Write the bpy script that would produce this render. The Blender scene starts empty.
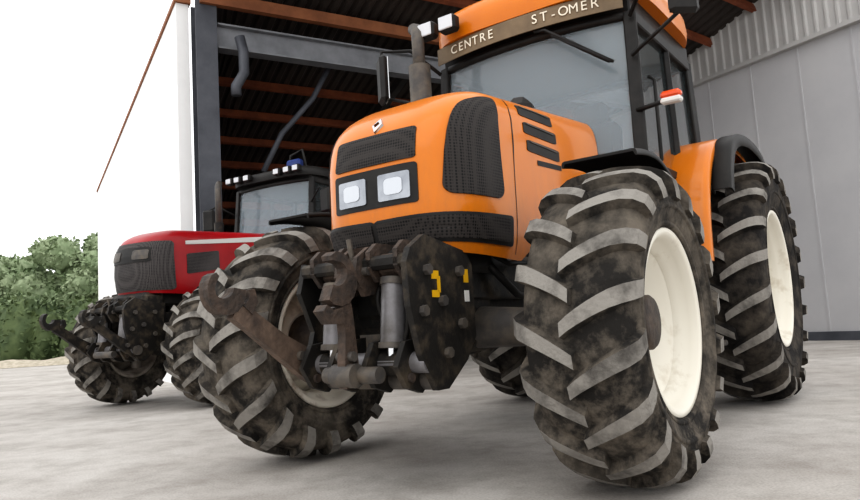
import bpy, math, random
from mathutils import Vector, Matrix
random.seed(4)
rnd=random.random
TAU=2*math.pi
scene=bpy.context.scene
scene.view_settings.view_transform='Standard'
for lk_ in('Medium High Contrast','None'):
    try:
        scene.view_settings.look=lk_;break
    except Exception: pass

# ------------------------------------------------------------------ materials
def lin(c):
    return tuple(((x/255)/12.92 if x/255<=.04045 else ((x/255+.055)/1.055)**2.4) for x in c)+(1,)
def mat(name,c,rough=.6,metal=0,c2=None,scale=5,lo=.35,hi=.65,bump=0,bscale=60,coat=0,detail=6,spec=.35):
    m=bpy.data.materials.new(name); m.use_nodes=True
    nt=m.node_tree; b=nt.nodes['Principled BSDF']
    b.inputs['Base Color'].default_value=lin(c)
    b.inputs['Roughness'].default_value=rough; b.inputs['Metallic'].default_value=metal
    b.inputs['Coat Weight'].default_value=coat; b.inputs['Coat Roughness'].default_value=.1
    b.inputs['Specular IOR Level'].default_value=spec
    tc=nt.nodes.new('ShaderNodeTexCoord')
    if c2:
        n=nt.nodes.new('ShaderNodeTexNoise'); n.inputs['Scale'].default_value=scale; n.inputs['Detail'].default_value=detail
        n.inputs['Roughness'].default_value=.62
        nt.links.new(tc.outputs['Object'],n.inputs['Vector'])
        r=nt.nodes.new('ShaderNodeValToRGB'); r.color_ramp.elements[0].position=lo; r.color_ramp.elements[1].position=hi
        r.color_ramp.elements[0].color=lin(c); r.color_ramp.elements[1].color=lin(c2)
        nt.links.new(n.outputs['Fac'],r.inputs['Fac']); nt.links.new(r.outputs['Color'],b.inputs['Base Color'])
    if bump:
        n2=nt.nodes.new('ShaderNodeTexNoise'); n2.inputs['Scale'].default_value=bscale; n2.inputs['Detail'].default_value=4
        nt.links.new(tc.outputs['Object'],n2.inputs['Vector'])
        bp=nt.nodes.new('ShaderNodeBump'); bp.inputs['Strength'].default_value=bump; bp.inputs['Distance'].default_value=.02
        nt.links.new(n2.outputs['Fac'],bp.inputs['Height']); nt.links.new(bp.outputs['Normal'],b.inputs['Normal'])
    return m
def dusty(m,c,zlo,zhi,sc=4,amt=.8,lo=.42,hi=.72,stretch=(1,1,1)):
    """dust film that is denser on the lower parts of the panel"""
    nt=m.node_tree;b=nt.nodes['Principled BSDF'];src=b.inputs['Base Color'].links[0].from_socket
    tc=nt.nodes.new('ShaderNodeTexCoord');sp=nt.nodes.new('ShaderNodeSeparateXYZ');nt.links.new(tc.outputs['Object'],sp.inputs[0])
    mr=nt.nodes.new('ShaderNodeMapRange');mr.inputs['From Min'].default_value=zhi;mr.inputs['From Max'].default_value=zlo
    nt.links.new(sp.outputs['Z'],mr.inputs['Value'])
    mp=nt.nodes.new('ShaderNodeMapping');mp.inputs['Scale'].default_value=stretch;nt.links.new(tc.outputs['Object'],mp.inputs['Vector'])
    n=nt.nodes.new('ShaderNodeTexNoise');n.inputs['Scale'].default_value=sc;n.inputs['Detail'].default_value=9;n.inputs['Roughness'].default_value=.7
    nt.links.new(mp.outputs['Vector'],n.inputs['Vector'])
    r=nt.nodes.new('ShaderNodeValToRGB');r.color_ramp.elements[0].position=lo;r.color_ramp.elements[1].position=hi
    nt.links.new(n.outputs['Fac'],r.inputs['Fac'])
    mm=nt.nodes.new('ShaderNodeMath');mm.operation='MULTIPLY';nt.links.new(mr.outputs[0],mm.inputs[0]);nt.links.new(r.outputs['Color'],mm.inputs[1])
    m2=nt.nodes.new('ShaderNodeMath');m2.operation='MULTIPLY';m2.inputs[1].default_value=amt;nt.links.new(mm.outputs[0],m2.inputs[0])
    mx=nt.nodes.new('ShaderNodeMix');mx.data_type='RGBA';nt.links.new(m2.outputs[0],mx.inputs[0]);nt.links.new(src,mx.inputs[6]);mx.inputs[7].default_value=lin(c)
    nt.links.new(mx.outputs[2],b.inputs['Base Color'])
def mesh_mat(name,c,c2,scale=90):
    m=mat(name,c,.6,spec=.2)
    nt=m.node_tree;b=nt.nodes['Principled BSDF']
    tc=nt.nodes.new('ShaderNodeTexCoord');v=nt.nodes.new('ShaderNodeTexVoronoi');v.inputs['Scale'].default_value=scale
    v.inputs['Randomness'].default_value=0.1
    nt.links.new(tc.outputs['Object'],v.inputs['Vector'])
    r=nt.nodes.new('ShaderNodeValToRGB');r.color_ramp.elements[0].position=.25;r.color_ramp.elements[1].position=.5
    r.color_ramp.elements[0].color=lin(c2);r.color_ramp.elements[1].color=lin(c)
    nt.links.new(v.outputs['Distance'],r.inputs['Fac']);nt.links.new(r.outputs['Color'],b.inputs['Base Color'])
    bp=nt.nodes.new('ShaderNodeBump');bp.inputs['Strength'].default_value=.4;bp.inputs['Distance'].default_value=.003
    nt.links.new(v.outputs['Distance'],bp.inputs['Height']);nt.links.new(bp.outputs['Normal'],b.inputs['Normal'])
    return m
ORANGE=mat('orange_paint',(214,122,4),.38,0,(200,108,4),1.5,.3,.75,coat=.4,spec=.25)
dusty(ORANGE,(120,88,56),.9,1.75,4,.6,.45,.75,(1.6,1.6,.5))
RED=mat('red_paint',(160,10,20),.4,0,(134,10,18),2,coat=.2,spec=.25)
SILVER=mat('silver_stripe',(190,186,182),.35)
BLACK=mat('black_plastic',(26,25,25),.5,0,(42,40,38),6,spec=.25)
BLACKP=mat('black_steel',(36,34,32),.55,0,(96,85,71),8,.48,.8,bump=.15,bscale=40,spec=.25)
GREY=mat('dirty_grey_steel',(78,75,73),.5,.2,(110,101,90),8,.4,.7,bump=.2,bscale=30)
RAM=mat('ram_grey',(128,126,128),.4,.3,(88,84,80),7,.4,.7)
CHROME=mat('chrome',(200,200,200),.15,1)
RUST=mat('rusty_steel',(92,77,67),.65,.15,(56,51,48),14,.35,.65,bump=.4,bscale=50)
RUST2=mat('rusty_arm',(116,98,85),.6,.1,(72,62,56),10,.35,.7,bump=.3,bscale=50)
RUBBER=mat('tyre_rubber',(44,42,40),.85,0,(104,97,88),4.5,.4,.68,bump=.4,bscale=30,spec=.12)
dusty(RUBBER,(134,124,112),-.4,1.7,9,.75,.46,.68)
LUGT=mat('tyre_lug_worn',(140,136,130),.88,0,(72,69,66),6,.46,.70,bump=.35,bscale=55,spec=.12)
RUBBERD=mat('tyre_rubber_dark',(38,36,35),.85,0,(88,81,73),7,.42,.72,bump=.3,bscale=35,spec=.12)
CREAM=mat('rim_cream',(222,217,204),.45,0,(178,164,140),5,.58,.84)
CREAM2=mat('rim_cream_dirty',(214,207,194),.5,0,(112,88,70),7,.5,.74)
RIMR=mat('rim_grey',(150,142,132),.5,0,(88,78,68),6,.4,.7)
HUB=mat('hub_dark',(48,40,36),.6,.1,(82,69,58),12,.4,.7,bump=.3,bscale=40)
MESHB=mesh_mat('black_mesh',(56,52,50),(18,17,18),70)
MESHG=mesh_mat('grey_mesh',(74,70,69),(30,28,29),60)
YEL=mat('yellow_decal',(220,170,20),.5)
AMBER=mat('amber_lens',(220,76,14),.25,coat=.5)
WHITEP=mat('white_plate',(216,214,210),.5)
SIGN=mat('sign_plate',(124,106,82),.5,0,(106,90,70),6)
SIGNT=mat('sign_letters',(232,224,206),.6)
LAMP=mat('lamp_glass',(206,208,212),.15,0,coat=.8)
HLG=mat('headlight_reflector',(164,168,174),.16,.55,(126,130,138),3,.4,.6,coat=.8)
BULB=mat('headlight_lens',(196,200,206),.08,.3,coat=1)
BLUE=mat('blue_parts',(40,60,120),.5)
SEAT=mat('seat_fabric',(30,30,32),.9)
def glass(name,c,alpha,rough=.02):
    m=mat(name,c,rough,coat=1,spec=.8);m.node_tree.nodes['Principled BSDF'].inputs['Alpha'].default_value=alpha;return m
GLASS=glass('windscreen_glass',(206,222,232),.30)  # pale blue base colour stands in for sky reflected in the glass
GLASSD=glass('side_glass',(80,94,98),.25)

# ------------------------------------------------------------------ mesh builder
class MB:
    def __init__(s): s.v=[];s.f=[];s.m=[];s.s=[];s.mats=[]
    def add(s,vs,fs,mt,smooth=False,M=None):
        if mt not in s.mats: s.mats.append(mt)
        k=s.mats.index(mt);o=len(s.v)
        for p in vs:
            p=Vector(p)
            if M is not None:p=M@p
            s.v.append(tuple(p))
        for f in fs:
            s.f.append([i+o for i in f]);s.m.append(k);s.s.append(smooth)
    def box(s,c,d,mt,R=None,bev=0.0):
        hx,hy,hz=[q/2 for q in d]
        b=min(bev,hx*.9,hy*.9,hz*.9)
        if b<=0:
            vs=[(x,y,z) for x in(-hx,hx) for y in(-hy,hy) for z in(-hz,hz)]
            fs=[(0,1,3,2),(4,6,7,5),(0,4,5,1),(2,3,7,6),(0,2,6,4),(1,5,7,3)]
        else:
            vs=[];idx={}
            for sx in(-1,1):
                for sy in(-1,1):
                    for sz in(-1,1):
                        for ax in range(3):
                            p=[sx*(hx-b),sy*(hy-b),sz*(hz-b)]
                            p[ax]=(sx,sy,sz)[ax]*(hx,hy,hz)[ax]
                            idx[(sx,sy,sz,ax)]=len(vs);vs.append(tuple(p))
            fs=[]
            for ax in range(3):
                o=[i for i in range(3) if i!=ax]
                for sg in(-1,1):
                    q=[]
                    for a,c2 in((-1,-1),(1,-1),(1,1),(-1,1)):
                        k=[0,0,0];k[ax]=sg;k[o[0]]=a;k[o[1]]=c2;q.append(idx[(k[0],k[1],k[2],ax)])
                    fs.append(q)
                for a in(-1,1):
                    for c2 in(-1,1):
                        k1=[0,0,0];k1[ax]=-1;k1[o[0]]=a;k1[o[1]]=c2
                        k2=list(k1);k2[ax]=1
                        fs.append([idx[(*k1,o[0])],idx[(*k2,o[0])],idx[(*k2,o[1])],idx[(*k1,o[1])]])
            for sx in(-1,1):
                for sy in(-1,1):
                    for sz in(-1,1): fs.append([idx[(sx,sy,sz,a)] for a in range(3)])
        M=Matrix.Translation(c)
        if R is not None: M=M@R
        s.add(vs,fs,mt,False,M)
    def cyl(s,p0,p1,r0,mt,r1=None,n=20,caps=True,smooth=True):
        p0=Vector(p0);p1=Vector(p1);r1=r0 if r1 is None else r1
        d=(p1-p0).normalized();a=d.orthogonal().normalized();b=d.cross(a)
        vs=[];fs=[]
        for p,r in((p0,r0),(p1,r1)):
            for i in range(n):
                t=TAU*i/n;vs.append(p+a*(r*math.cos(t))+b*(r*math.sin(t)))
        for i in range(n): fs.append((i,(i+1)%n,n+(i+1)%n,n+i))
        s.add(vs,fs,mt,smooth)
        if caps: 
            s.add(vs,[tuple(range(n))[::-1],tuple(range(n,2*n))],mt,False)
    def tube(s,pts,r,mt,n=10):
        pts=[Vector(p) for p in pts]
        vs=[];fs=[];a=None
        for i,p in enumerate(pts):
            d=(pts[min(i+1,len(pts)-1)]-pts[max(i-1,0)]).normalized()
            if a is None:a=d.orthogonal().normalized()
            else:
                a=(a-d*a.dot(d)).normalized()
            b=d.cross(a)
            rr=r[i] if isinstance(r,(list,tuple)) else r
            for j in range(n):
                t=TAU*j/n;vs.append(p+a*(rr*math.cos(t))+b*(rr*math.sin(t)))
        for i in range(len(pts)-1):
            for j in range(n):
                fs.append((i*n+j,i*n+(j+1)%n,(i+1)*n+(j+1)%n,(i+1)*n+j))
        fs.append(tuple(range(n))[::-1]);fs.append(tuple(range((len(pts)-1)*n,len(pts)*n)))
        s.add(vs,fs,mt,True)
    def lathe(s,prof,c,mt,n=64,sgn=1,smooth=True):
        vs=[];fs=[]
        for (y,r) in prof:
            for i in range(n):
                t=TAU*i/n;vs.append((c[0]+r*math.cos(t),c[1]+sgn*y,c[2]+r*math.sin(t)))
        for k in range(len(prof)-1):
            for i in range(n): fs.append((k*n+i,k*n+(i+1)%n,(k+1)*n+(i+1)%n,(k+1)*n+i))
        s.add(vs,fs,mt,smooth)
    def prism(s,poly,y0,y1,mt,M=None,smooth_side=False):
        n=len(poly)
        vs=[(x,y0,z) for x,z in poly]+[(x,y1,z) for x,z in poly]
        fs=[tuple(range(n)),tuple(range(n,2*n))[::-1]]
        s.add(vs,fs,mt,False,M)
        s.add(vs,[(i,(i+1)%n,n+(i+1)%n,n+i) for i in range(n)],mt,smooth_side,M)
    def grid(s,rows,mt,smooth=True):
        h=len(rows);w=len(rows[0]);vs=[p for r in rows for p in r]
        fs=[(i*w+j,i*w+j+1,(i+1)*w+j+1,(i+1)*w+j) for i in range(h-1) for j in range(w-1)]
        s.add(vs,fs,mt,smooth)
    def obj(s,name,parent=None,bevel=0):
        me=bpy.data.meshes.new(name);me.from_pydata(s.v,[],s.f)
        for m in s.mats:me.materials.append(m)
        me.polygons.foreach_set('material_index',s.m);me.polygons.foreach_set('use_smooth',s.s)
        me.update()
        ob=bpy.data.objects.new(name,me);scene.collection.objects.link(ob)
        if parent:ob.parent=parent
        return ob
def RY(a): return Matrix.Rotation(a,4,'Y')
def RZ(a): return Matrix.Rotation(a,4,'Z')
def RX(a): return Matrix.Rotation(a,4,'X')
def interp(tab,x):
    if x<=tab[0][0]:return tab[0][1]
    for (a,b),(c,d) in zip(tab,tab[1:]):
        if x<=c:
            t=(x-a)/(c-a);return b+(d-b)*t
    return tab[-1][1]

# ------------------------------------------------------------------ wheel
def wheel(parent,name,cx,cy,R,W,rim,side,rimmat,nlug=18,lh=.045,rub=RUBBER,lug=LUGT,yd=.0,hubr=.125,sweep=.8,hubout=.08):
    mb=MB();c=(cx,cy,R);w=W/2;rc=R-lh
    H=rc-rim
    half=[(0,rc),(.3,rc-.002),(.55,rc-.008),(.75,rc-.02),(.88,rc-.04),(.96,rc-.07),(1.0,rc-.11),(1.03,rc-.45*H),(1.02,rc-.6*H),(.96,rc-.78*H),(.88,rc-.92*H),(.84,rim+.012),(.83,rim)]
    prof=[(y*w,r) for y,r in half]
    full=[(-y,r) for y,r in prof[::-1]]+prof[1:]
    mb.lathe(full,c,rub,80)
    for sg in(-1,1):
        for rr in(rim+.035,rim+.42*H):
            y=interp([(-r,y) for y,r in prof],-rr)
            mb.lathe([(y-.004,rr+.014),(y+.006,rr+.007),(y+.006,rr-.007),(y-.004,rr-.014)],c,rub,64,sg)
    path=[(y*w,r) for y,r in [(0,rc),(.3,rc-.002),(.55,rc-.008),(.75,rc-.018),(.88,rc-.034),(.97,rc-.065),(1.02,rc-.12)]]
    L=[0]
    for a,b in zip(path,path[1:]):L.append(L[-1]+math.hypot(b[0]-a[0],b[1]-a[1]))
    tot=L[-1]
    ty=[(l,p[0]) for l,p in zip(L,path)];tr_=[(l,p[1]) for l,p in zip(L,path)]
    def P(u):
        t=u*tot
        y=interp(ty,t);r=interp(tr_,t)
        y2=interp(ty,min(t+.015,tot));r2=interp(tr_,min(t+.015,tot))
        y1=interp(ty,max(t-.015,0));r1=interp(tr_,max(t-.015,0))
        dy,dr=y2-y1,r2-r1;q=math.hypot(dy,dr)
        return y,r,-dr/q,dy/q
    NS=9
    for sg in(1,-1):
        for k in range(nlug):
            a0=TAU*(k+(.5 if sg<0 else 0))/nlug+(rnd()-.5)*.008
            base=[];top=[]
            hj=1-.1*rnd()
            for j in range(NS+1):
                u=j/NS
                y,r,ny,nr=P(u)
                y-=.02*(1-u)
                ang=a0+sweep*(w*.95/rc)*(u**.9)
                hh=lh*hj*(1.0 if u<.78 else 1.0-.5*(u-.78)/.22)
                if u==0:hh*=.9
                wt=(.050+.030*u)*(W/.46)**.7; wb=wt+.026
                for (lst,off,wd) in((base,-.006,wb),(top,hh,wt)):
                    yy=y+ny*off;rr=r+nr*off
                    for s2 in(-1,1):
                        a=ang+s2*wd/2/rc
                        lst.append((c[0]+rr*math.cos(a),c[1]+sg*yy,c[2]+rr*math.sin(a)))
            vs=base+top;nb=len(base)
            ft=[(nb+2*j,nb+2*j+1,nb+2*j+3,nb+2*j+2) for j in range(NS)]
            fsd=[(2*j,2*j+2,nb+2*j+2,nb+2*j) for j in range(NS)]+[(2*j+1,nb+2*j+1,nb+2*j+3,2*j+3) for j in range(NS)]
            fsd+=[(0,nb,nb+1,1),(2*NS,2*NS+1,nb+2*NS+1,nb+2*NS)]
            mb.add(vs,ft,lug,False);mb.add(vs,fsd,rub,False)
    r0=rim
    br=[(.83*w,r0+.004),(.86*w,r0+.016),(.885*w,r0+.012),(.885*w,r0-.006),(.84*w,r0-.02),(.7*w,r0-.032),(.55*w,r0-.045),(.5*w,r0-.062),(.2*w,r0-.07)]
    mb.lathe(br+[(-y,r) for y,r in br[::-1]],c,rimmat,72)
    rd=r0-.066
    disc=[(yd+.10,rd),(yd+.085,rd-.02),(yd+.05,rd-.05),(yd+.02,rd-.1),(yd,rd*.55),(yd,hubr+.05),(yd+.012,hubr+.035),(yd+.012,0.02)]
    mb.lathe(disc,c,rimmat,64,side)
    disc2=[(y-.012,r) for y,r in disc];mb.lathe(disc2,c,rimmat,64,side)
    mb.lathe([(yd,hubr+.02),(yd+.02,hubr+.015),(yd+.03,hubr),(yd+hubout,hubr*.97),(yd+hubout+.012,hubr*.88),(yd+hubout+.014,hubr*.5),(yd+hubout+.02,.001)],c,HUB,36,side)
    for i in range(8):
        t=TAU*i/8
        q=Vector((c[0]+(hubr+.035)*math.cos(t),c[1]+side*(yd+.01),c[2]+(hubr+.035)*math.sin(t)))
        mb.cyl(q,q+Vector((0,side*.03,0)),.014,HUB,n=6,smooth=False)
    mb.lathe([(yd,hubr*1.25),(yd-.06,hubr*1.25),(yd-.1,hubr*1.05),(yd-.16,hubr*.9),(yd-.2,hubr*.7),(yd-.2,.01)],c,HUB,36,side)
    return mb.obj(name,parent)

# ------------------------------------------------------------------ hood
class Hood:
    def __init__(s,x0,a,hw,n,xb,shear,xf):
        s.x0,s.a,s.hw,s.n,s.xb,s.shear,s.xf=x0,a,hw,n,xb,shear,xf
        s.tab=[(0,0.0)];A=max(v for _,v in a);Hh=max(v for _,v in hw);l=0
        p=(A,0)
        for i in range(1,401):
            ph=math.pi/2*i/400
            q=(A*max(math.cos(ph),0)**(2/n),Hh*math.sin(ph)**(2/n))
            l+=math.hypot(q[0]-p[0],q[1]-p[1]);s.tab.append((l,ph));p=q
        s.lq=l;s.ltot=l+(x0-xb)
    def raw(s,t,z):
        sg=1 if t>=0 else -1;t=abs(t)
        a=interp(s.a,z);hw=interp(s.hw,z)
        if t<=s.lq:
            ph=interp(s.tab,t);x=s.x0+a*max(math.cos(ph),0)**(2/s.n);y=hw*math.sin(ph)**(2/s.n)
        else:
            x=s.x0-(t-s.lq);y=hw+.03*min(1,(t-s.lq)/1.0)
        zz=z+s.shear*max(0,s.xf-x)*min(1,max(0,(z-1.3)/.5))
        return Vector((x,sg*y,zz))
    def pt(s,t,z,off=0):
        p=s.raw(t,z)
        if off==0:return p
        e=.004
        du=s.raw(t+e,z)-s.raw(t-e,z);dv=s.raw(t,z+e)-s.raw(t,z-e)
        nn=du.cross(dv)
        if nn.length<1e-12:return p
        nn.normalize()
        ctr=Vector((s.x0-.3,0,p.z))
        if nn.dot(p-ctr)<0:nn=-nn
        return p+nn*off
    def body(s,mb,mt,zb,zs,nt=120):
        T=[-s.ltot+2*s.ltot*i/nt for i in range(nt+1)]
        ztop=zs[-1];rows=[]
        z0=zs[0]
        for z in zs:
            row=[]
            for t in T:
                b=interp(zb,abs(t))
                zz=b+(z-z0)*(ztop-b)/(ztop-z0)
                row.append(s.pt(t,zz))
            rows.append(row)
        mb.grid(rows,mt)
        r=rows[-1];n=len(r)
        mb.add(r,[(i,i+1,n-2-i,n-1-i) for i in range(n//2)],mt,True)
    def patch(s,mb,mt,corners,rad=.25,off=.006,skirt=True,asp=1.0,rings=8,bulge=0):
        bnd=[]
        n=8
        rx,ry=rad,min(1,rad*asp)
        cs=[(1,1,0),(-1,1,90),(-1,-1,180),(1,-1,270)]
        for ci,(cxs,cys,a0) in enumerate(cs):
            for i in range(n+1):
                a=math.radians(a0+90*i/n)
                bnd.append((cxs*(1-rx)+rx*math.cos(a),cys*(1-ry)+ry*math.sin(a)))
            nx=cs[(ci+1)%4];a=math.radians(nx[2])
            q=(nx[0]*(1-rx)+rx*math.cos(a),nx[1]*(1-ry)+ry*math.sin(a));p=bnd[-1]
            for i in range(1,14):
                t=i/14;bnd.append((p[0]+(q[0]-p[0])*t,p[1]+(q[1]-p[1])*t))
        def m(u,v,o):
            uu=u
            u=(u+1)/2;v=(v+1)/2
            bl,br,tr,tl=corners
            t=(1-u)*(1-v)*bl[0]+u*(1-v)*br[0]+u*v*tr[0]+(1-u)*v*tl[0]
            z=(1-u)*(1-v)*bl[1]+u*(1-v)*br[1]+u*v*tr[1]+(1-u)*v*tl[1]
            z+=bulge*(1-uu*uu)*v
            return s.pt(t,z,o)
        bnd.append(bnd[0]);rows=[]
        for k in range(rings+1):
            q=k/rings
            rows.append([m(u*q,v*q,off) for u,v in bnd])
        mb.grid(rows,mt)
        if skirt:
            mb.grid([rows[-1],[m(u,v,-.006) for u,v in bnd]],mt,False)

def arc_fender(mb,cx,cz,r,a0,a1,y0,y1,mt,th=.012,lip=.03,n=20):
    rows=[]
    prof=[(y0,r-lip),(y0,r-.01),(y0+.015,r),(y1-.015,r),(y1,r-.01),(y1,r-lip),(y1-.01,r-lip),(y1-.012,r-th),(y0+.012,r-th),(y0+.01,r-lip),(y0,r-lip)]
    for y,rr in prof:
        rows.append([(cx+rr*math.cos(a0+(a1-a0)*i/n),y,cz+rr*math.sin(a0+(a1-a0)*i/n)) for i in range(n+1)])
    mb.grid(rows,mt,False)
def smoothpath(pts,sub=5):
    out=[]
    n=len(pts)
    for i in range(n-1):
        p0=Vector(pts[max(i-1,0)]);p1=Vector(pts[i]);p2=Vector(pts[i+1]);p3=Vector(pts[min(i+2,n-1)])
        for k in range(sub):
            t=k/sub
            out.append(tuple(.5*((2*p1)+(-p0+p2)*t+(2*p0-5*p1+4*p2-p3)*t*t+(-p0+3*p1-3*p2+p3)*t**3)))
    out.append(tuple(pts[-1]));return out
def path_fender(mb,pts,y0,y1,mt,lip=.04,edge=.02):
    P=[Vector((x,z)) for x,z in pts];N=[]
    for i in range(len(P)):
        d=(P[min(i+1,len(P)-1)]-P[max(i-1,0)]).normalized();N.append(Vector((-d.y,d.x)))
    if N[len(N)//2].y<0:N=[-n for n in N]
    prof=[(y0,-lip),(y0,-edge),(y0+edge*.3,-edge*.3),(y0+edge,0),(y1-edge,0),(y1-edge*.3,-edge*.3),(y1,-edge),(y1,-lip),(y1-.008,-lip),(y1-edge,-.012),(y0+edge,-.012),(y0+.008,-lip),(y0,-lip)]
    rows=[[(p.x+n.x*o,y,p.y+n.y*o) for p,n in zip(P,N)] for y,o in prof]
    mb.grid(rows,mt,True)
    for k in(0,len(P)-1):
        mb.add([r[k] for r in rows[:-1]],[tuple(range(len(rows)-1))],mt)

def roundroof(mb,x0,x1,hy,z0,z1,mt,n=4.5,crown=.04):
    rows=[];cx=(x0+x1)/2;ax=(x1-x0)/2
    lv=[(1,0),(1.01,.25),(1.0,.55),(.965,.8),(.9,.94),(.78,1.0),(.4,1.06),(.02,1.08)]
    N=64
    for sc,hz in lv:
        row=[]
        for i in range(N+1):
            t=TAU*i/N;c,s_=math.cos(t),math.sin(t)
            row.append((cx+ax*sc*math.copysign(abs(c)**(2/n),c),hy*sc*math.copysign(abs(s_)**(2/n),s_),z0+(z1-z0)*hz))
        rows.append(row)
    mb.grid(rows,mt)
    mb.add(rows[0][:-1],[tuple(range(N))],mt,False)

def empty(name,loc,F):
    e=bpy.data.objects.new(name,None);scene.collection.objects.link(e)
    e.location=loc;e.rotation_euler=(0,0,math.atan2(F[1],F[0]));e.empty_display_size=.3
    return e

def cab(P,x0,x1,hy,zb,zt,roofmat,rooft,xover=.12,lean=.08,roofgap=.03):
    fr=MB()
    def bar(a,b,w=.06,d=.07,mt=BLACK):
        a=Vector(a);b=Vector(b);dd=b-a;q=dd.to_track_quat('Z','X').to_matrix().to_4x4()
        fr.box((a+b)/2,(w,d,dd.length),mt,q,.008)
    xt=x0-lean
    for sg in(1,-1):
        bar((x0,sg*hy,zb),(xt,sg*(hy-.02),zt),.07,.08)
        bar((x0,sg*hy,zb),(x0-.05,sg*hy,zb-.5),.08,.08)
        bar((x1,sg*hy,zb-.1),(x1+.06,sg*(hy-.02),zt),.07,.07)
        bar((x0,sg*hy,zb),(x1,sg*hy,zb),.06,.07)
        bar((xt,sg*(hy-.02),zt-.03),(x1+.06,sg*(hy-.02),zt-.03),.08,.07)
        xm=x0+(x1-x0)*.58
        bar((xm,sg*hy,zb-.45),(xm+.02,sg*(hy-.02),zt),.05,.06)
        bar((x0-.02,sg*hy,zb-.5),(xm,sg*hy,zb-.5),.05,.06)
        fr.tube([(x0-.16,sg*(hy+.03),zb+.0),(x0-.16,sg*(hy+.07),zb+.03),(x0-.17,sg*(hy+.07),zb+.55),(x0-.17,sg*(hy+.03),zb+.58)],.012,BLACK,8)
    for z in(zb-.02,zt-.02):
        pts=[]
        for i in range(13):
            y=-hy+2*hy*i/12;pts.append((x0-(lean if z>zb+.3 else 0)+.1*(1-(y/hy)**2),y,z))
        fr.tube(pts,.03,BLACK,8)
    bar((x1,-hy,zb),(x1,hy,zb),.06,.07)
    bar((x1+.06,-hy,zt-.03),(x1+.06,hy,zt-.03),.06,.07)
    fr.box((x0-.02,0,zb-.25),(.08,2*hy-.06,.5),BLACKP,None,.02)
    fr.box(((x0+x1)/2,0,zb-.62),(abs(x1-x0),2*hy-.04,.22),BLACKP,None,.03)
    fr.obj('cab_frame',P)
    g=MB()
    rows=[]
    for j in range(7):
        v=j/6;z=zb+(zt-zb)*v
        rows.append([(x0-lean*v+.1*(1-(y/hy)**2)-.005,y,z) for y in [(-hy+.03)+(2*hy-.06)*i/16 for i in range(17)]])
    g.grid(rows,GLASS);g.obj('windscreen',P)
    g=MB()
    for sg in(1,-1):
        g.add([(x0-.03,sg*hy,zb-.45),(x1,sg*hy,zb),(x1+.06,sg*(hy-.02),zt),(xt,sg*(hy-.02),zt)],[(0,1,2,3)],GLASSD)
    g.add([(x1,-hy,zb),(x1,hy,zb),(x1+.06,hy-.02,zt),(x1+.06,-hy+.02,zt)],[(0,1,2,3)],GLASSD)
    g.obj('side_windows',P)
    r=MB()
    roundroof(r,x1-.1,x0+xover,hy+.07,zt+roofgap,zt+roofgap+rooft,roofmat)
    r.box(((x0+x1)/2-.04,0,zt+roofgap/2),(abs(x1-x0)-.04,2*hy-.02,roofgap+.04),BLACK,None,.01)
    r.obj('cab_roof',P)
    it=MB()
    xs=x0-.75
    it.box((xs,0,zb-.1),(.5,.52,.14),SEAT,None,.05)
    it.box((xs-.25,0,zb+.26),(.14,.5,.66),SEAT,RY(-.12),.05)
    it.box((xs-.3,0,zb+.68),(.1,.28,.2),SEAT,RY(-.12),.04)
    it.box((xs,0,zb-.32),(.3,.3,.3),BLACK,None,.03)
    for sy in(-.3,.3): it.box((xs+.02,sy,zb+.12),(.36,.07,.06),SEAT,None,.02)
    it.cyl((x0-.18,0,zb-.3),(x0-.30,0,zb+.2),.05,BLACK)
    ctr=Vector((x0-.33,0,zb+.26));n_=Vector((-.45,0,.88)).normalized();a=Vector((0,1,0));b=n_.cross(a)
    it.tube([ctr+a*(.2*math.cos(TAU*i/28))+b*(.2*math.sin(TAU*i/28)) for i in range(29)],.016,BLACK,8)
    for i in range(3):
        t=TAU*i/3;it.cyl(ctr,ctr+a*(.2*math.cos(t))+b*(.2*math.sin(t)),.01,BLACK,n=8)
    it.box((x0-.12,0,zb+.06),(.2,.6,.18),BLACK,None,.04)
    it.obj('seat_and_controls',P)

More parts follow.
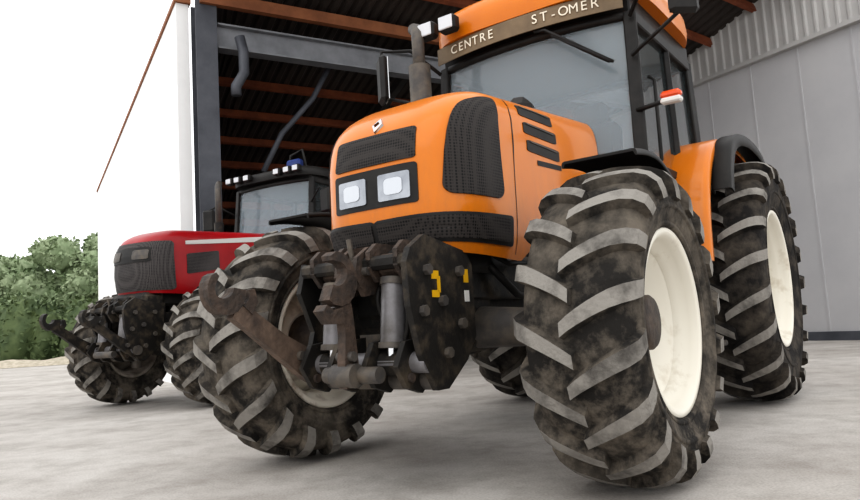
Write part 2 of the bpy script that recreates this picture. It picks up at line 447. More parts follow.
def chassis(P,wb,tr,Rf,Rr,zh,hoodback,mt=BLACKP):
    c=MB()
    c.box((-.35,0,.98),(1.0,.44,.5),mt,None,.04)
    c.box((-.35,0,.70),(1.0,.34,.22),mt,None,.04)
    c.box((.15,0,.88),(.5,.5,.26),mt,None,.03)
    for sg in(1,-1):
        c.box((0.0,sg*.24,.93),(.95,.05,.2),mt,None,.01)
        for i in range(5): c.cyl((-.1-.17*i,sg*.22,1.08),(-.1-.17*i,sg*.27,1.08),.05,GREY,n=14)
        c.tube([(.0,sg*.3,1.0),(-.2,sg*.34,.85),(-.5,sg*.33,.8),(-.9,sg*.3,.9)],.02,BLACK,8)
        c.tube([(.1,sg*.28,1.1),(-.1,sg*.36,1.0),(-.45,sg*.35,1.02),(-.9,sg*.3,1.1)],.014,BLACK,8)
    c.box((-1.5,0,.92),(1.5,.5,.62),mt,None,.05)
    c.box((-wb+.05,0,Rr+.02),(.7,.6,.7),mt,None,.06)
    c.cyl((-wb,-tr/2+.05,Rr),(-wb,tr/2-.05,Rr),.15,mt,n=24)
    c.box((0,0,Rf+.03),(.26,.5,.26),mt,None,.05)
    for sg in(1,-1):
        c.cyl((0,sg*.2,Rf+.02),(0,sg*(tr/2-.26),Rf),.105,GREY,r1=.08,n=20)
        c.box((0,sg*(tr/2-.22),Rf),(.18,.12,.36),mt,None,.04)
        c.cyl((0,sg*(tr/2-.24),Rf+.14),(0,sg*(tr/2-.24),Rf+.24),.06,GREY)
        c.cyl((0,sg*(tr/2-.24),Rf-.24),(0,sg*(tr/2-.24),Rf-.14),.06,GREY)
        c.cyl((-.14,sg*.15,Rf-.04),(-.16,sg*(tr/2-.26),Rf-.04),.03,CHROME,n=12)
        c.cyl((-.14,0,Rf-.04),(-.155,sg*.45,Rf-.04),.045,GREY,n=14)
    c.obj('chassis_and_front_axle',P)
    t=MB()
    for sg in(1,-1):
        t.box((-1.45,sg*.58,.86),(.75,.4,.5),BLACK,None,.06)
        for k in range(3):
            t.box((-1.45,sg*(.84+.03*k),1.02-.26*k),(.42,.2,.035),BLACKP,None,.008)
        for dx in(-.2,.2):
            t.box((-1.45+dx,sg*.88,.75),(.03,.03,.62),BLACKP,RX(-sg*.12),.004)
    t.obj('fuel_tanks_and_steps',P)

# ================================================================== ORANGE TRACTOR
TH=.618
F=(-math.sin(TH),-math.cos(TH))
T1=empty('tractor',(.0393,3.5994,0),F)
TR=1.99;WB=2.84;RF=.676;RR=.912
wheel(T1,'front_wheel_left',0,TR/2-.01,RF,.44,.378,1,CREAM,18,.042,yd=-.01,hubr=.12,hubout=.1)
wheel(T1,'front_wheel_right',0,-TR/2,RF,.44,.378,-1,CREAM2,18,.042,yd=-.01,hubr=.12,hubout=.1)
wheel(T1,'rear_wheel_left',-WB,TR/2-.05,RR,.46,.50,1,CREAM,21,.05,yd=-.05,hubr=.14,hubout=.12,rub=RUBBERD)
wheel(T1,'rear_wheel_right',-WB,-TR/2+.02,RR,.46,.50,-1,CREAM2,21,.05,yd=-.05,hubr=.14,hubout=.12,rub=RUBBERD)
chassis(T1,WB,TR,RF,RR,1.05,-1.1)
A=[(1.0,.545),(1.1,.575),(1.2,.60),(1.5,.595),(1.6,.575),(1.66,.545),(1.72,.49),(1.77,.42),(1.81,.34),(1.835,.24),(1.845,.12)]
HWt=[(1.0,.40),(1.1,.425),(1.2,.435),(1.6,.435),(1.7,.43),(1.76,.415),(1.80,.385),(1.825,.34),(1.84,.26),(1.847,.15)]
H=Hood(-.1,A,HWt,3.8,-1.15,.07,.5)
hb=MB()
zs=[1.04,1.07,1.12,1.2,1.3,1.4,1.5,1.58,1.63,1.67,1.7,1.73,1.76,1.785,1.805,1.82,1.832,1.84,1.846]
H.body(hb,ORANGE,[(0,1.06),(.75,1.02),(.95,1.01),(1.05,1.08),(1.2,1.27),(1.4,1.42),(1.9,1.55)],zs,160)
hb.obj('hood',T1)
hp=MB()
H.patch(hp,MESHB,[(-.245,1.475),(.245,1.475),(.24,1.625),(-.24,1.625)],.1,.005,asp=1.5)
H.patch(hp,BLACK,[(-.25,1.27),(.25,1.27),(.25,1.455),(-.25,1.455)],.08,.005,asp=2)
for sg in(1,-1):
    c=.125*sg
    H.patch(hp,HLG,[(c-.088,1.295),(c+.088,1.295),(c+.088,1.42),(c-.088,1.42)],.15,.010)
    H.patch(hp,BULB,[(c-.05,1.32),(c+.05,1.32),(c+.05,1.395),(c-.05,1.395)],.5,.014,asp=1)
    H.patch(hp,MESHB,[(sg*.355,1.30),(sg*.77,1.30),(sg*.735,1.77),(sg*.40,1.73)],.32,.007,asp=.7,bulge=.02)
    H.patch(hp,BLACK,[(sg*.0,1.095),(sg*.84,1.075),(sg*.84,1.225),(sg*.0,1.21)],.06,.005,asp=3)
    H.patch(hp,MESHB,[(sg*.01,1.11),(sg*.80,1.095),(sg*.80,1.21),(sg*.01,1.195)],.04,.010,asp=3)
    for k in range(3):
        z=1.785-k*.085;t0=1.0+.02*k
        H.patch(hp,BLACK,[(sg*t0,z-.055),(sg*(t0+.36),z-.075),(sg*(t0+.36),z-.02),(sg*t0,z)],.25,.004)
        H.patch(hp,GREY,[(sg*(t0+.03),z-.012),(sg*(t0+.33),z-.032),(sg*(t0+.33),z-.026),(sg*(t0+.03),z-.006)],.2,.009)
    H.patch(hp,BLACK,[(sg*.885,1.04),(sg*.891,1.04),(sg*.911,1.80),(sg*.905,1.80)],.1,.0015,False)
    H.patch(hp,BLACK,[(sg*1.14,1.50),(sg*1.42,1.50),(sg*1.42,1.525),(sg*1.14,1.525)],.1,.002,False)
hp.obj('hood_grilles_and_headlights',T1)
bd=MB()
pts=[(0,.045),(.03,0),(0,-.045),(-.03,0)]
def hq(a,z,off): return H.pt(a,z,off)
outer=[hq(a,1.672+b*.8,.012) for a,b in pts];inner=[hq(a*.45,1.672+b*.8*.45,.014) for a,b in pts];low=[hq(a*1.15,1.672+b*.92,-.002) for a,b in pts]
bd.add(outer+inner+low,[(0,1,5,4),(1,2,6,5),(2,3,7,6),(3,0,4,7),(0,1,9,8),(1,2,10,9),(2,3,11,10),(3,0,8,11)],CHROME)
bd.obj('diamond_badge',T1)
u=MB()
u.box((.12,0,1.02),(.62,.62,.12),BLACK,None,.03)
u.box((-.75,0,1.3),(.7,.6,.5),BLACKP,None,.04)
u.obj('lower_body',T1)
ZT=2.61
cab(T1,-1.2,-2.55,.72,1.62,ZT,ORANGE,.26,xover=.13,roofgap=.12)
s=MB()
rows=[]
px=lambda y:-1.17+.1*(1-(y/.72)**2)
for z in(ZT-.005,ZT+.115):
    rows.append([(px(y),y,z) for y in [-.70+1.40*i/24 for i in range(25)]])
s.grid(rows,SIGN,True)
s.grid([[(x-.008,y,z) for x,y,z in r] for r in rows],SIGN,True)
s.obj('sign_board',T1)
def text(body,size,loc,rot,mt,parent,name,ext=.002):
    cu=bpy.data.curves.new(name,'FONT');cu.body=body;cu.size=size;cu.extrude=ext;cu.align_x='CENTER';cu.align_y='CENTER'
    ob=bpy.data.objects.new(name,cu);scene.collection.objects.link(ob);cu.materials.append(mt)
    ob.location=loc;ob.rotation_euler=rot;ob.parent=parent;return ob
for word,y0 in(('CENTRE',-.36),('ST-OMER',.34)):
    for i,ch in enumerate(word):
        y=y0+(i-(len(word)-1)/2)*.066
        sl=math.atan(-.2*y/.72**2)
        text(ch,.088,(px(y)+.006,y,ZT+.057),(math.radians(90),0,math.radians(90)-sl),SIGNT,T1,'sign_letter_'+str(i+1))
a=MB()
for y in(-.66,-.48):
    a.box((-1.0,y,ZT+.195),(.09,.14,.12),BLACK,None,.02);a.box((-.952,y,ZT+.195),(.012,.115,.095),LAMP,None,.01)
a.box((-1.0,.62,ZT+.24),(.09,.14,.12),BLACK,None,.02);a.box((-.952,.62,ZT+.24),(.012,.115,.095),LAMP,None,.01)
a.tube([(-1.10,.12,2.60),(-1.09,.2,2.585),(-1.14,.62,2.27)],.011,BLACK,6)
a.tube([(-1.105,.24,2.545),(-1.13,.60,2.275)],.014,BLACK,6)
for sg in(1,-1):
    a.box((-1.12,sg*.95,1.94),(.06,.12,.035),WHITEP,None,.01)
    a.box((-1.12,sg*.95,1.975),(.06,.12,.045),AMBER,None,.015)
    a.tube([(-1.2,sg*.72,1.95),(-1.14,sg*.9,1.95)],.015,BLACK,8)
    a.tube([(-1.22,sg*.72,2.56),(-1.1,sg*.9,2.76),(-1.0,sg*1.1,2.78),(-1.0,sg*1.1,2.44)],.014,BLACK,8)
    a.tube([(-1.2,sg*.72,2.3),(-1.0,sg*1.1,2.42)],.012,BLACK,8)
    a.box((-1.0,sg*1.1,2.56),(.06,.18,.36),BLACK,RZ(sg*.72),.03)
    a.box((-1.0-.032*math.cos(.72),sg*(1.1-.032*math.sin(.72)),2.56),(.006,.14,.32),CHROME,RZ(sg*.72))
a.obj('lights_mirrors_wiper',T1)
e=MB()
e.tube([(-.95,-.70,1.55),(-.95,-.72,1.95)],.05,BLACKP,16)
e.cyl((-.95,-.72,1.9),(-.95,-.72,2.55),.078,GREY,n=24)
e.tube([(-.95,-.72,2.5),(-.95,-.72,2.72),(-.955,-.725,2.78),(-.98,-.75,2.84),(-1.02,-.8,2.87)],.045,GREY,16)
e.obj('exhaust_stack',T1)
cw=MB()
cw.box((-1.02,.0,1.93),(.3,.5,.1),BLACK,None,.04)
cw.box((-.72,.18,1.955),(.3,.16,.13),BLACK,RZ(.3),.05)
cw.obj('cowl',T1)
fd=MB()
for sg in(1,-1):
    y0,y1=(.79,1.13) if sg>0 else(-1.13,-.79)
    fpf=smoothpath([(.14,RF+.725),(-.02,RF+.745),(-.2,RF+.735),(-.42,RF+.64),(-.6,RF+.47),(-.72,RF+.22),(-.75,RF+.02)],4)
    path_fender(fd,fpf,y0,y1,BLACK,lip=.03,edge=.015)
    fd.tube([(-.2,sg*.5,RF+.1),(-.3,sg*.62,1.1),(-.25,sg*.85,1.36)],.03,BLACKP,8)
fd.obj('front_fenders',T1)
fd=MB()
fp=smoothpath([(-3.62,1.45),(-3.4,1.75),(-3.1,1.91),(-2.7,1.955),(-2.3,1.93),(-1.98,1.82),(-1.76,1.58),(-1.66,1.3),(-1.63,1.02)],5)
fp2=smoothpath([(-3.75,1.3),(-3.5,1.72),(-3.15,1.93),(-2.75,1.98),(-2.35,1.95),(-2.08,1.85),(-1.93,1.66),(-1.88,1.5)],5)
for sg in(1,-1):
    q=lambda a_,b_:(a_,b_) if sg>0 else(-b_,-a_)
    path_fender(fd,fp,*q(.60,.96),ORANGE,lip=.07,edge=.045)
    path_fender(fd,fp2,*q(.94,1.07),BLACK,lip=.09,edge=.02)
    fd.prism([(x,z-.03) for x,z in fp]+[(-2.0,.9),(-3.3,.9)],*q(.60,.62),ORANGE)
fd.obj('rear_fenders',T1)

# ---- front linkage
def linkage(P,plate=BLACKP,arm=RUST2,hook=RUST,fold=True):
    l=MB()
    poly=[(.72,1.04),(.62,1.10),(.30,1.04),(.26,.98),(.26,.66),(.34,.56),(.50,.45),(.58,.45),(.68,.60),(.74,.80),(.75,.98)]
    l.prism(poly,.335,.365,plate)
    for x,z in((.38,.95),(.38,.72),(.5,.6),(.62,.95),(.66,.78),(.52,.82)):
        l.cyl((x,.315,z),(x,.388,z),.024,GREY,n=6,smooth=False)
    poly2=[(.62,1.04),(.4,1.04),(.26,.98),(.26,.66),(.40,.52),(.56,.46),(.64,.52),(.58,.72),(.66,.9)]
    l.prism(poly2,-.365,-.335,plate)
    l.cyl((.5,-.39,.6),(.5,-.3,.6),.024,GREY,n=6,smooth=False)
    if fold:
        l.box((.56,.367,.93),(.05,.004,.035),YEL);l.box((.535,.367,.89),(.02,.004,.07),YEL);l.box((.56,.367,.85),(.05,.004,.03),YEL)
        l.box((.32,.367,.93),(.035,.004,.06),YEL);l.box((.32,.367,.84),(.035,.004,.05),WHITEP)
    l.box((.33,0,.86),(.1,.68,.34),plate,None,.03)
    l.box((.5,0,1.0),(.34,.66,.06),plate,None,.015)
    l.cyl((.62,-.42,.57),(.62,.36,.57),.045,RAM,n=20)
    l.cyl((.55,-.34,.5),(.55,.34,.5),.05,GREY,n=20)
    for y in(-.17,.17):
        l.cyl((.62,y,.64),(.59,y,.91),.056,RAM,n=22)
        l.cyl((.62,y,.655),(.623,y,.63),.064,GREY,n=22)
        l.cyl((.59,y,.90),(.585,y,.93),.064,GREY,n=18)
        l.cyl((.625,y,.64),(.63,y,.56),.028,CHROME,n=14)
        l.cyl((.61,y-.06,.57),(.61,y+.06,.57),.055,plate,n=18)
        l.box((.56,y,.99),(.13,.14,.10),hook,None,.02)
        for dy in(-.075,.075): l.prism([(.46,1.09),(.46,.91),(.62,.92),(.67,.98),(.67,1.05),(.62,1.09)],y+dy-.012,y+dy+.012,hook)
        l.cyl((.6,y-.10,1.01),(.6,y+.10,1.01),.026,GREY,n=12)
        l.tube(smoothpath([(.55,y+.09,1.02),(.62,y+.11,.95),(.64,y+.11,.82),(.62,y+.08,.7),(.60,y+.02,.6)],4),.011,BLACK,8)
        l.tube(smoothpath([(.45,y-.08,1.0),(.58,y-.1,.88),(.56,y-.09,.74),(.52,y-.05,.62)],4),.010,BLACK,8)
    for y in(-.05,.05):
        l.prism([(.5,1.1),(.5,.88),(.66,.86),(.72,.95),(.70,1.03),(.62,1.08)],y-.012,y+.012,hook)
    l.cyl((.66,-.09,.97),(.66,.09,.97),.02,GREY,n=12)
    l.cyl((.64,-.02,1.02),(.66,-.02,1.12),.012,GREY,n=8)
    def strip(pts,ws,y0,y1,mt):
        up=[];dn=[]
        for i,(x,z) in enumerate(pts):
            a=pts[max(i-1,0)];b=pts[min(i+1,len(pts)-1)]
            dx,dz=b[0]-a[0],b[1]-a[1];q=math.hypot(dx,dz);nx,nz=-dz/q,dx/q
            up.append((x+nx*ws[i],z+nz*ws[i]));dn.append((x-nx*ws[i],z-nz*ws[i]))
        l.prism(up+dn[::-1],y0,y1,mt)
    def arm_(y,ang,px,pz,mt,k=1.0,hs=1.0,flip=1,aw=1.0):
        M=lambda x,z:(px+x*math.cos(ang)-flip*z*math.sin(ang),pz+x*math.sin(ang)+flip*z*math.cos(ang))
        x1=.62*k
        strip([M(-.05,-.02),M(.08*k,-.01),M(.25*k,.0),M(.42*k,.02),M(x1-.09*hs,.03)],[v*aw for v in(.055,.06,.045,.04,.04)],y-.022,y+.022,mt)
        R1=.072*hs
        cx,cz=x1,.075*hs
        pts=[(cx+R1*math.cos(math.radians(t)),cz+R1*math.sin(math.radians(t))) for t in range(150,391,20)]
        pts=[M(*q) for q in pts]
        n=len(pts)
        strip(pts,[hs*(.018+.02*math.sin(math.pi*min(1,(i+2)/(n*.75)))) if i<n-1 else .01 for i in range(n)],y-.03,y+.03,hook)
        strip([M(x1-.14*hs,.05),M(x1-.15*hs,.10*hs),M(x1-.12*hs,.14*hs)],[.03*hs,.025*hs,.015*hs],y-.03,y+.03,hook)
        p=M(0,0);l.cyl((p[0],y-.06,p[1]),(p[0],y+.06,p[1]),.05,GREY,n=20)
        p=M(.12*k,0);l.cyl((p[0],y-.045,p[1]),(p[0],y+.045,p[1]),.022,GREY,n=8)
    arm_(-.33,math.radians(28),.60,.56,arm,aw=1.1)
    if fold: arm_(.04,math.radians(95),.78,.53,hook,.66,1.15,-1,.7)
    else: arm_(.33,math.radians(28),.6,.56,hook)
    for y in(-.27,-.1,.1,.27):
        l.prism([(.5,.68),(.5,.5),(.58,.44),(.68,.47),(.74,.56),(.68,.66)],y-.014,y+.014,plate)
        l.cyl((.6,y-.03,.58),(.6,y+.03,.58),.035,GREY,n=8)
        l.cyl((.66,y-.028,.51),(.66,y+.028,.51),.02,RUST,n=8)
    l.cyl((.75,-.1,.53),(.75,.2,.53),.035,GREY,n=14)
    for k in range(5):
        l.tube([(.34,-.25+.1*k,1.05),(.45,-.24+.1*k,1.1+.02*(k%2)),(.56,-.2+.08*k,1.04)],.011,BLACK,8)
    return l.obj('front_linkage',P)
linkage(T1)

# ================================================================== RED TRACTOR
TH2=.53
T2=empty('tractor.001',(-3.05,8.04,0),(-math.sin(TH2),-math.cos(TH2)))
TR2=1.66;RF2=.66;WB2=2.95;RR2=.88
wheel(T2,'front_wheel_left',0,TR2/2,RF2,.42,.34,1,RIMR,18,.04,yd=-.01,hubr=.11,hubout=.09)
wheel(T2,'front_wheel_right',0,-TR2/2,RF2,.42,.34,-1,RIMR,18,.04,yd=-.01,hubr=.11,hubout=.09)
wheel(T2,'rear_wheel_left',-WB2,TR2/2+.05,RR2,.48,.48,1,RIMR,20,.045,yd=-.05,hubr=.14,rub=RUBBERD)
wheel(T2,'rear_wheel_right',-WB2,-TR2/2-.05,RR2,.48,.48,-1,RIMR,20,.045,yd=-.05,hubr=.14,rub=RUBBERD)
chassis(T2,WB2,TR2,RF2,RR2,1.2,-1.2)
A2=[(1.2,.50),(1.3,.53),(1.45,.55),(1.65,.54),(1.78,.50),(1.85,.44),(1.90,.36),(1.93,.26),(1.95,.12)]
HW2=[(1.2,.40),(1.3,.42),(1.5,.43),(1.78,.42),(1.85,.40),(1.90,.36),(1.93,.3),(1.95,.18)]
H2=Hood(0,A2,HW2,3.0,-1.8,.05,.5)
hb=MB()
H2.body(hb,RED,[(0,1.25),(.8,1.22),(1.0,1.25),(1.4,1.38),(2.3,1.45)],[1.22,1.27,1.35,1.45,1.55,1.65,1.72,1.78,1.82,1.85,1.88,1.905,1.925,1.94,1.95],120)
H2.patch(hb,MESHG,[(-.6,1.27),(.6,1.27),(.56,1.80),(-.56,1.80)],.12,.006,asp=1.3)
H2.patch(hb,BLACK,[(-.33,1.58),(.33,1.58),(.31,1.74),(-.31,1.74)],.2,.012)
for sg in(1,-1):
    H2.patch(hb,GREY,[(sg*.1,1.61),(sg*.3,1.61),(sg*.3,1.71),(sg*.1,1.71)],.3,.018)
    H2.patch(hb,SILVER,[(sg*.72,1.76),(sg*2.2,1.82),(sg*2.2,1.89),(sg*.72,1.80)],.1,.005,False)
    H2.patch(hb,MESHG,[(sg*.74,1.44),(sg*1.2,1.50),(sg*1.2,1.70),(sg*.74,1.66)],.15,.006)
    for k in range(3):
        H2.patch(hb,SILVER,[(sg*(1.45+.03*k),1.66-.05*k),(sg*(1.85-.05*k),1.67-.05*k),(sg*(1.85-.05*k),1.68-.05*k),(sg*(1.45+.03*k),1.67-.05*k)],.1,.005,False)
hb.obj('hood',T2)
u=MB();u.box((-.2,0,1.2),(1.1,.6,.2),BLACK,None,.03);u.box((.4,0,1.05),(.3,.6,.4),BLACKP,None,.04);u.obj('lower_body',T2)
cab(T2,-1.75,-3.05,.70,1.92,2.80,BLACK,.15)
a=MB()
for y in(-.62,-.46,-.28,.28,.46,.62):
    a.box((-1.60,y,2.90),(.09,.12,.10),BLACK,None,.02);a.box((-1.55,y,2.90),(.012,.09,.07),LAMP,None,.01)
for sg in(1,-1):
    a.tube([(-1.75,sg*.72,2.45),(-1.65,sg*.95,2.6),(-1.6,sg*1.08,2.55),(-1.6,sg*1.08,2.3)],.014,BLACK,8)
    a.box((-1.6,sg*1.08,2.4),(.06,.2,.32),BLACK,RZ(-sg*.25),.03)
a.box((-2.1,.15,3.10),(.12,.26,.16),BLUE,None,.03);a.cyl((-2.1,.15,2.95),(-2.1,.15,3.03),.03,BLACK)
a.tube([(-2.1,.05,2.95),(-2.1,.08,3.25),(-2.1,.3,3.3),(-2.1,.38,2.95)],.02,BLACK,8)
a.obj('lights_and_mirrors',T2)
e=MB()
e.cyl((-1.4,-.66,1.7),(-1.4,-.66,2.3),.065,BLACKP,n=20)
e.tube([(-1.4,-.66,2.3),(-1.4,-.66,2.75),(-1.42,-.68,2.83),(-1.48,-.72,2.88)],.045,GREY,12)
e.obj('exhaust_stack',T2)
fd=MB()
for sg in(1,-1):
    arc_fender(fd,-WB2,RR2,.98,math.radians(30),math.radians(165),*( (.6,1.12) if sg>0 else(-1.12,-.6)),BLACK,lip=.08,n=26)
hb_=fd.obj('fenders',T2)
lk=linkage(T2,BLACKP,BLACKP,BLACKP,False)
lk.location=(.1,0,.08)

# ================================================================== BUILDING
D=Vector((-.498,.867,0));E=Vector((.867,.498,0));Z=Vector((0,0,1))
PC=Vector((-3.5,11.0,0))
BM=Matrix(((E.x,D.x,0,PC.x),(E.y,D.y,0,PC.y),(0,0,1,0),(0,0,0,1)))
WALLW=mat('white_cladding',(240,240,239),.6,0,(234,234,233),1.5)
GREYW=mat('grey_white_panel',(184,183,184),.55,0,(176,175,177),.7)
GREYC=mat('grey_corrugated',(180,178,176),.5,0,(168,166,164),.8)
ROOFM=mat('roof_sheet',(66,59,55),.6,0,(52,47,44),.8)
PURL=mat('purlin_brown',(140,80,52),.7,0,(112,62,42),3)
FASC=mat('fascia_brown',(148,96,64),.7,0,(124,78,52),3)
STEEL=mat('grey_frame_steel',(88,90,96),.5,.2,(70,72,78),2)
STEELL=mat('light_frame_steel',(136,138,142),.5,.2,(114,116,120),2)
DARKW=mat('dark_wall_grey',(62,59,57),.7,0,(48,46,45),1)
def bobj(mb,name,bevel=0):
    ob=mb.obj(name);ob.matrix_world=BM;return ob
S=10.11
SL=.284
zr=lambda d,e=0:6.45-SL*d-.124*max(0,e-5)
w=MB();w.box((-.32,8.15,3.1),(.2,16.1,6.2),WALLW);bobj(w,'wall_left')
t=MB();t.box((-.32,8.15,6.24),(.26,16.2,.07),FASC);bobj(t,'trim_1')
K=.235
w=MB();
L0=Vector((.22,.4,0));L1=Vector((.1+K*12,12,0));dv=(L1-L0).normalized();nv=Vector((-dv.y,dv.x,0))*.05
vs=[]
for p in(L0,L1):
    for s2 in(-1,1):
        q=p+nv*s2
        vs+=[(q.x,q.y,0),(q.x,q.y,zr(q.y)-.02)]
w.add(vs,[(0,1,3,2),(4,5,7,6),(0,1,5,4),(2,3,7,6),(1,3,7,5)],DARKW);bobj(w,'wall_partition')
w=MB()
w.box((S+.1,2.5,2.8),(.2,19,5.6),GREYW)
d=-6.8
while d<12:
    w.box((S-.004,d,2.8),(.02,.03,5.5),GREYW);d+=1.0
bobj(w,'wall_right')
w=MB()
pts=[]
d=-7.0
while d<12.0:
    pts+=[(d,0),(d+.11,0),(d+.135,.035),(d+.175,.035)]
    d+=.2
pts2=[p for p in pts if zr(p[0],S)>5.6]
top=[(S-.04-o,dd,zr(dd,S)+.02) for dd,o in pts2];bot=[(S-.04-o,dd,5.55) for dd,o in pts2]
w.grid([bot,top],GREYC,False)
bobj(w,'wall_right_upper')
t=MB();t.box((S-.06,-3.0,5.55),(.16,8.0,.08),GREYC);t.box((S-.02,2.5,.08),(.06,19,.16),STEEL);bobj(t,'trim_2')
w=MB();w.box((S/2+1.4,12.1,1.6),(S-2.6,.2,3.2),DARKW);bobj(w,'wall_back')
w=MB()
pts=[];e_=-.15
while e_<S+.3:
    pts+=[(e_,0),(e_+.09,0),(e_+.125,.05),(e_+.165,.05)];e_+=.2
d0,d1=-4.2,12.3
for o2,mt_ in((0,ROOFM),(.1,ROOFM)):
    rows=[]
    for dd in(d0,0,3,6,9,d1):
        lim=.1+K*max(0,dd)
        rows.append([(max(ee,lim if dd>0 else -.15),dd,zr(dd,max(ee,lim if dd>0 else -.15))+(o if o2==0 else o2)) for ee,o in pts])
    w.grid(rows,mt_,False)
bobj(w,'roof')
w=MB()
d=-4.1
while d<12:
    lo=.1+K*max(0,d)+.05 if d>0 else -.1
    c=(lo+5)/2
    w.box((c,d,zr(d)-.09),(5-lo,.09,.16),PURL,RX(-math.atan(SL)))
    w.box(((S+5)/2,d,zr(d,(S+5)/2)-.09),(S-5,.09,.16),PURL,Matrix.Rotation(math.atan(.124),4,'Y')@RX(-math.atan(SL)))
    d+=1.05
bobj(w,'roof_purlins')
w=MB()
w.box((0,-.17,3.1),(.34,.03,6.2),STEEL);w.box((0,.17,3.1),(.34,.03,6.2),STEEL);w.box((0,0,3.1),(.04,.34,6.2),STEEL)
w.box((0,0,.02),(.5,.5,.04),STEEL)
bobj(w,'steel_column')
w=MB()
cx=(.2+9.6)/2;ww=9.4
w.box((cx,0,5.86),(ww,.24,.03),STEELL);w.box((cx,0,5.46),(ww,.24,.03),STEELL);w.box((cx,0,5.66),(ww,.03,.4),STEELL)
bobj(w,'lintel_beam')
w=MB();w.box((2.55,-.2,6.22),(5.3,.12,.2),FASC);bobj(w,'trim_3')
w=MB()
w.tube([(.5,-.3,5.6),(.56,-.3,5.35),(.56,-.3,5.0),(.42,-.3,4.75),(.42,-.3,4.6)],.085,STEEL,12)
bobj(w,'drain_pipe')
w=MB()
w.tube([(2.3,.3,5.55),(1.95,.3,4.9),(1.35,.3,4.2),(1.0,.3,3.5)],.05,STEEL,10)
bobj(w,'diagonal_brace')
w=MB()
for e1,ln in((S*.42,11.6),(S*.7,12.2)):
    w.box((e1,6,zr(6,e1)-.3),(.14,ln,.2),DARKW,RX(-math.atan(SL)))
bobj(w,'roof_rafters')

# ================================================================== GROUND
fm=bpy.data.materials.new('concrete');fm.use_nodes=True
nt=fm.node_tree;b=nt.nodes['Principled BSDF'];b.inputs['Roughness'].default_value=.8;b.inputs['Specular IOR Level'].default_value=.3
tc=nt.nodes.new('ShaderNodeTexCoord')
def noise(sc,det=6,ro=.6):
    n=nt.nodes.new('ShaderNodeTexNoise');n.inputs['Scale'].default_value=sc;n.inputs['Detail'].default_value=det;n.inputs['Roughness'].default_value=ro
    nt.links.new(tc.outputs['Object'],n.inputs['Vector']);return n
def ramp(n,c0,c1,a,b_):
    r=nt.nodes.new('ShaderNodeValToRGB');r.color_ramp.elements[0].position=a;r.color_ramp.elements[1].position=b_
    r.color_ramp.elements[0].color=c0;r.color_ramp.elements[1].color=c1;nt.links.new(n.outputs['Fac'],r.inputs['Fac']);return r
def mul(a_,b2,f=1):
    m=nt.nodes.new('ShaderNodeMix');m.data_type='RGBA';m.blend_type='MULTIPLY';m.inputs[0].default_value=f
    nt.links.new(a_,m.inputs[6]);nt.links.new(b2,m.inputs[7]);return m.outputs[2]
r1=ramp(noise(.55,8,.65),lin((172,166,160)),lin((200,196,191)),.35,.65)
r2=ramp(noise(2.6,10,.75),(.60,.58,.56,1),(1,1,1,1),.36,.56)
r3=ramp(noise(90,3,.5),(.74,.73,.72,1),(1.0,1.0,1.0,1),.35,.6)
o=mul(mul(r1.outputs['Color'],r2.outputs['Color'],.6),r3.outputs['Color'],.7)
nt.links.new(o,b.inputs['Base Color'])
bn=noise(45,6,.7);bp=nt.nodes.new('ShaderNodeBump');bp.inputs['Strength'].default_value=.3;bp.inputs['Distance'].default_value=.01
nt.links.new(bn.outputs['Fac'],bp.inputs['Height']);nt.links.new(bp.outputs['Normal'],b.inputs['Normal'])
g=MB();g.add([(-80,-30,0),(80,-30,0),(80,90,0),(-80,90,0)],[(0,1,2,3)],fm);g.obj('ground')
GRAV=mat('gravel_bank_soil',(190,180,164),.9,0,(150,142,124),6,bump=.5,bscale=12)
bk=MB();rows=[]
for j in range(8):
    rows.append([(-30+i*.6,27.0+j*.45+.5*math.sin(i*.3),.01+.25*math.sin(math.pi*j/7)**1.2*(1+.3*math.sin(i*1.7+j))) for i in range(29)])
bk.grid(rows,GRAV);bk.obj('gravel_bank')

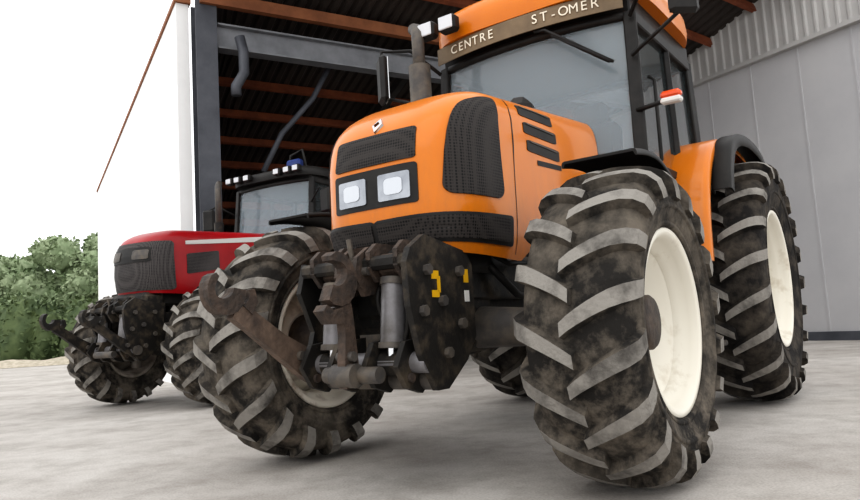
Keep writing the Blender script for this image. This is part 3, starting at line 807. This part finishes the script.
LEAF1=mat('hedge_leaf',(94,108,70),.7,0,(62,78,48),1.3,.35,.65)
LEAF2=mat('tree_leaf',(152,164,132),.7,0,(118,136,100),.8,.35,.65)  # paler green: bright washed-out haze is mixed into the leaf colour
TRUNK=mat('bark',(92,78,62),.9)
def foliage(name,blobs,leaf,nl,ls):
    m=MB()
    for (x,y,z,r,rz) in blobs:
        nu,nv=16,9;ph=rnd()*9;rows=[]
        for j in range(nv+1):
            v=math.pi*j/nv;row=[]
            for i in range(nu+1):
                u=TAU*(i%nu)/nu;k=.86+.12*math.sin(3*u+ph+4*v)+.06*math.sin(7*u+2*ph)
                row.append((x+r*k*.93*math.sin(v)*math.cos(u),y+r*k*.93*math.sin(v)*math.sin(u),max(0.02,z+rz*k*.93*math.cos(v))))
            rows.append(row)
        m.grid(rows,leaf)
        vs=[];fs=[]
        for _ in range(nl):
            u=rnd()*TAU;c=rnd()*1.7-.7
            if c>1:c=1
            s_=math.sqrt(max(0,1-c*c));q=.86+.24*rnd()
            p=Vector((x+r*q*s_*math.cos(u),y+r*q*s_*math.sin(u),z+rz*q*c))
            if p.z<.05:continue
            a=Vector((rnd()-.5,rnd()-.5,rnd()-.5)).normalized();b_=a.orthogonal().normalized();L=ls*(.6+.8*rnd())
            o_=len(vs);vs+=[p-a*L,p+b_*L*.5,p+a*L,p-b_*L*.5];fs.append((o_,o_+1,o_+2,o_+3))
        m.add(vs,fs,leaf)
    return m
bl=[]
for i in range(14):
    bl.append((-27+i*1.05,33+rnd()*1.4,.9+.4*rnd(),1.0+.4*rnd(),1.6+.6*rnd()))
foliage('hedge',bl,LEAF1,420,.12).obj('hedge')
bl=[]
for i in range(10):
    x=-33+i*1.9;zt=5.6+1.9*rnd()
    for k in range(7):
        bl.append((x+rnd()*2-1,41+rnd()*2,zt-3.2+rnd()*3.2,.8+.6*rnd(),.8+.6*rnd()))
m=foliage('t',bl,LEAF2,240,.16)
for i in range(10): m.cyl((-33+i*1.9,41.5,0),(-33+i*1.9,41.5,4),.14,TRUNK,n=8)
m.obj('tree_row')

# ================================================================== LIGHT
wd=bpy.data.worlds.new('World');scene.world=wd;wd.use_nodes=True
bg=wd.node_tree.nodes['Background'];bg.inputs['Color'].default_value=(.98,.988,1,1);bg.inputs['Strength'].default_value=1.45
sd=bpy.data.lights.new('sun','SUN');sd.energy=.6;sd.angle=math.radians(50);sd.color=(1,.97,.92)
so=bpy.data.objects.new('sun',sd);scene.collection.objects.link(so)
so.rotation_euler=Vector((-.25,-.65,.9)).to_track_quat('Z','Y').to_euler();so.location=(-6,-6,12)

# ================================================================== CAMERA
cd=bpy.data.cameras.new('camera');cd.sensor_width=36;cd.lens=696.0/860*36;cd.clip_end=400
co=bpy.data.objects.new('camera',cd);scene.collection.objects.link(co)
co.matrix_world=Matrix.Translation((0,0,.7235))@Matrix.Rotation(math.pi/2+.1061,4,'X')@Matrix.Rotation(-.0603,4,'Z')
scene.camera=co
